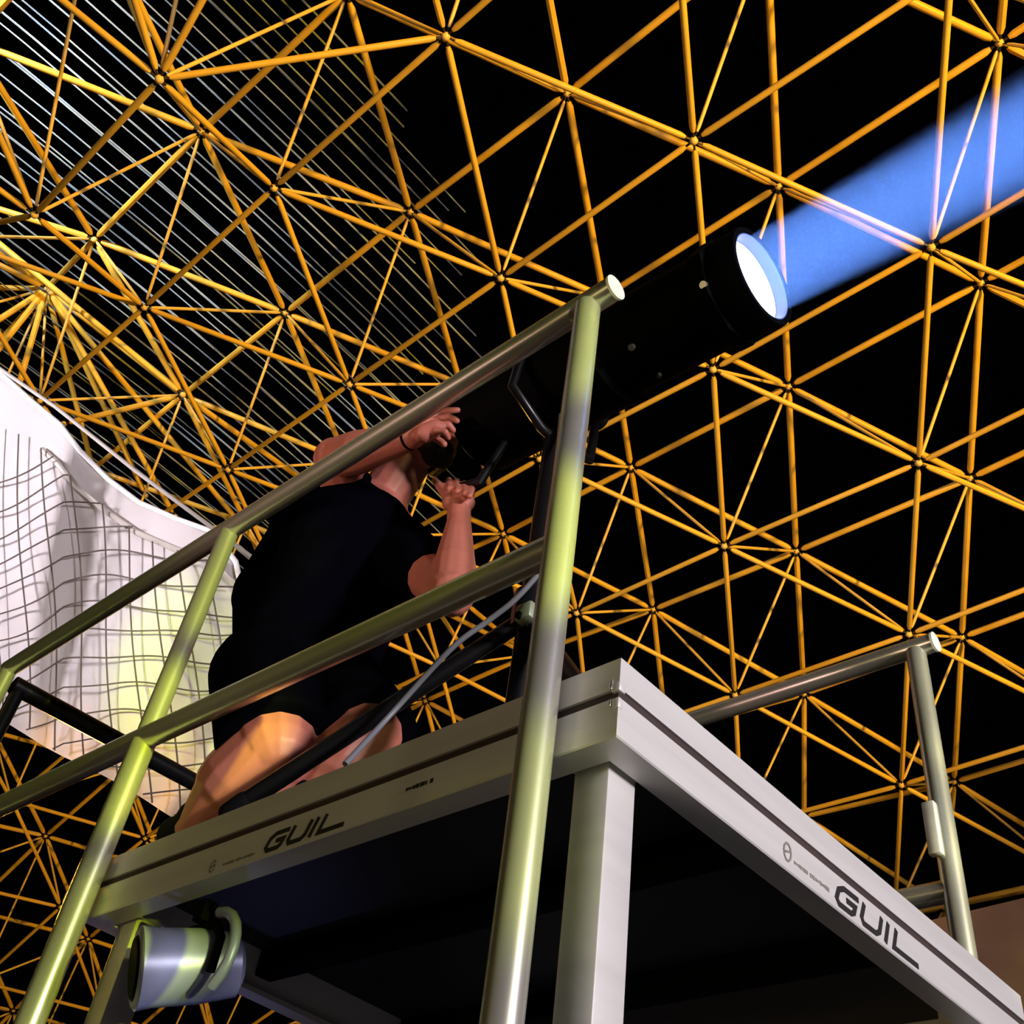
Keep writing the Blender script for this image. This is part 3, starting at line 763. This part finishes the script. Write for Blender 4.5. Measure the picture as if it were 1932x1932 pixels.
# ------------------------------------------------------------------ white cloth and its net
TOP = [(-90, 640), (0, 703), (60, 757), (114, 802), (150, 850), (205, 905), (262, 948), (335, 980), (402, 1004), (445, 1060), (456, 1115)]
BOT = [(-70, 1318), (0, 1356), (45, 1384), (86, 1410), (120, 1428), (160, 1446), (200, 1466), (240, 1488), (278, 1512), (305, 1530), (334, 1548)]
def lerp2(L, t):
    t = max(0.0, min(0.9999, t)) * (len(L) - 1); i = int(t); f = t - i
    return (L[i][0] * (1 - f) + L[i + 1][0] * f, L[i][1] * (1 - f) + L[i + 1][1] * f)
def sheet(u, v, off=0.0):
    a = lerp2(TOP, u); b = lerp2(BOT, u)
    x = a[0] * (1 - v) + b[0] * v; y = a[1] * (1 - v) + b[1] * v
    # the folds hang down and swing to the left in the middle of the cloth
    x += math.sin(PI * v) * (-28 * (1 - u) + 26 * u * u * 2.2)
    y += 14 * math.sin(PI * v) * math.sin(u * 9)
    dep = 5.7 + 0.9 * (1 - u) - 0.2 * v
    dep += 0.13 * math.sin(u * 13.0 + v * 1.6 + 0.6) * (0.4 + 0.6 * math.sin(PI * min(1, v * 0.9 + 0.1))) + 0.02 * math.sin(u * 31 + v * 4)
    return at_d(x, y, dep - off)
bm = bmesh.new(); NU, NV = 72, 60
g = [[bm.verts.new(sheet(i / NU, j / NV)) for j in range(NV + 1)] for i in range(NU + 1)]
for i in range(NU):
    for j in range(NV): bm.faces.new((g[i][j], g[i + 1][j], g[i + 1][j + 1], g[i][j + 1]))
bmesh.ops.solidify(bm, geom=list(bm.faces), thickness=0.006)
cloth = fin('cloth_sheet', bm, M_CLOTH)
tag(cloth, label='big white billowing cloth hanging at the far left under the space frame', cat='cloth')
# a thicker rolled hem along the upper edge
bm = bmesh.new(); P = [sheet(k / 40, 0.0, 0.01) for k in range(41)]; add_rings(bm, P, [0.014] * 41, 8)
fin('hem', bm, M_CLOTH, cloth)
bm = bmesh.new(); P = [sheet(k / 40, 0.07 + 0.05 * math.sin(k / 40 * PI), 0.03) for k in range(10, 40)]; add_rings(bm, P, [0.016] * 30, 8)
tag(fin('edge_cord', bm, M_CABLE, cloth), label='thick pale cord along the upper edge')

def boty(x):
    for (x0, y0), (x1, y1) in zip(BOT, BOT[1:]):
        if x0 <= x <= x1: return y0 + (y1 - y0) * (x - x0) / (x1 - x0)
    return None
def on_sheet(px, py, off):
    u, v = 0.5, 0.5
    for _ in range(14):
        a = lerp2(TOP, u); b = lerp2(BOT, u)
        v = (py - a[1]) / (b[1] - a[1]); v = max(0.0, min(1.0, v))
        x = a[0] * (1 - v) + b[0] * v + math.sin(PI * v) * (-28 * (1 - u) + 57 * u * u)
        u = max(0.0, min(1.0, u + (px - x) / 520))
    a = lerp2(TOP, u); b = lerp2(BOT, u)
    x = a[0] * (1 - v) + b[0] * v + math.sin(PI * v) * (-28 * (1 - u) + 57 * u * u)
    ok = abs(x - px) < 8 and 0.10 < (py - a[1]) / (b[1] - a[1]) < 0.995
    if not ok: return None
    return sheet(u, v, off)
bm = bmesh.new()
def cords(path):
    run = []
    for q in path + [None]:
        p = on_sheet(q[0], q[1], 0.09 + 0.02 * math.sin(q[0] * 0.02 + q[1] * 0.013)) if q else None
        if p is None:
            if len(run) > 1: add_rings(bm, run, [0.0042] * len(run), 6)
            run = []
        else: run.append(p)
for k in range(10):                      # falling cords, fanning slightly from the top
    x0 = 18 + k * 47
    cords([(x0 - 30 + (y - 800) * (0.02 + 0.012 * k) + 7 * math.sin(y / 95 + k * 0.9), y) for y in range(800, 1560, 14)])
for k in range(15):                      # cross cords
    y0 = 850 + k * 50
    cords([(x, y0 + (max(0, 120 - x) * 0.42) + max(0, x - 200) * (0.02 - 0.09 * (k > 6)) + 4 * math.sin(x / 33 + k)) for x in range(-40, 470, 10)])
net = fin('net', bm, M_ROPE)
tag(net, label='dark square-meshed net stretched in front of the white cloth', cat='net')

bm = bmesh.new()
P = [at_d(-30, 675, 6.3), at_d(105, 768, 6.0), at_d(255, 888, 5.6), at_d(390, 988, 5.2), at_d(520, 1085, 4.9), at_d(620, 1165, 4.7)]
add_rings(bm, P, [0.010] * 6, 8)
tag(fin('guy_rope', bm, M_CABLE), label='taut pale rope running above the upper edge of the white cloth', cat='rope')
spot('lime_gel_light', (-3.2, -4.6, 3.4), tuple(sheet(0.76, 0.52)), 1900, (0.62, 0.80, 0.0), 11, 0.8, 0.12)

# ------------------------------------------------------------------ lamp hanging below the platform at the lower left
t = at_z(392, 1702, ZD - 0.118); q = Vector((t.x - 0.02, t.y + 0.01, t.z - 0.10))
sl = thing('stage_light', 'pale blue stage light in a black yoke hanging beneath the left end of the platform', 'stage light', t)
bm = bmesh.new(); box(bm, (t.x - 0.014, t.y - 0.012, t.z - 0.035), (t.x + 0.014, t.y + 0.012, t.z + 0.002), 0.004); box(bm, (t.x - 0.022, t.y - 0.004, t.z - 0.018), (t.x + 0.030, t.y + 0.004, t.z - 0.008), 0.002); fin('clamp', bm, M_BLKM, sl)
bm = bmesh.new(); add_rings(bm, [q + Vector((-0.075, 0, -0.02)), q + Vector((-0.075, 0, 0.035)), q + Vector((-0.05, 0, 0.062)), q + Vector((0.05, 0, 0.062)), q + Vector((0.075, 0, 0.035)), q + Vector((0.075, 0, -0.02))], [0.008] * 6, 10); fin('yoke', bm, M_BLKM, sl)
d = Vector((-0.35, -0.75, -0.25)).normalized()
bm = bmesh.new(); add_rings(bm, [q - d * 0.09, q - d * 0.08, q - d * 0.02, q + d * 0.05, q + d * 0.075, q + d * 0.08], [0.03, 0.05, 0.058, 0.060, 0.064, 0.058], 32); fin('housing', bm, M_LILAC, sl)
bm = bmesh.new(); add_rings(bm, [q + d * 0.078, q + d * 0.084], [0.052, 0.045], 32); fin('front_glass', bm, M_BLKM, sl)
bm = bmesh.new(); P = [t + Vector((0.03 + 0.07 * math.sin(a), 0.01, -0.09 + 0.07 * math.cos(a))) for a in [k * PI / 10 for k in range(9)]]; add_rings(bm, P, [0.009] * 9, 10); fin('lead', bm, M_LILAC, sl)
print('chords', len(chords), 'webs', len(webs), 'balls', len(balls))
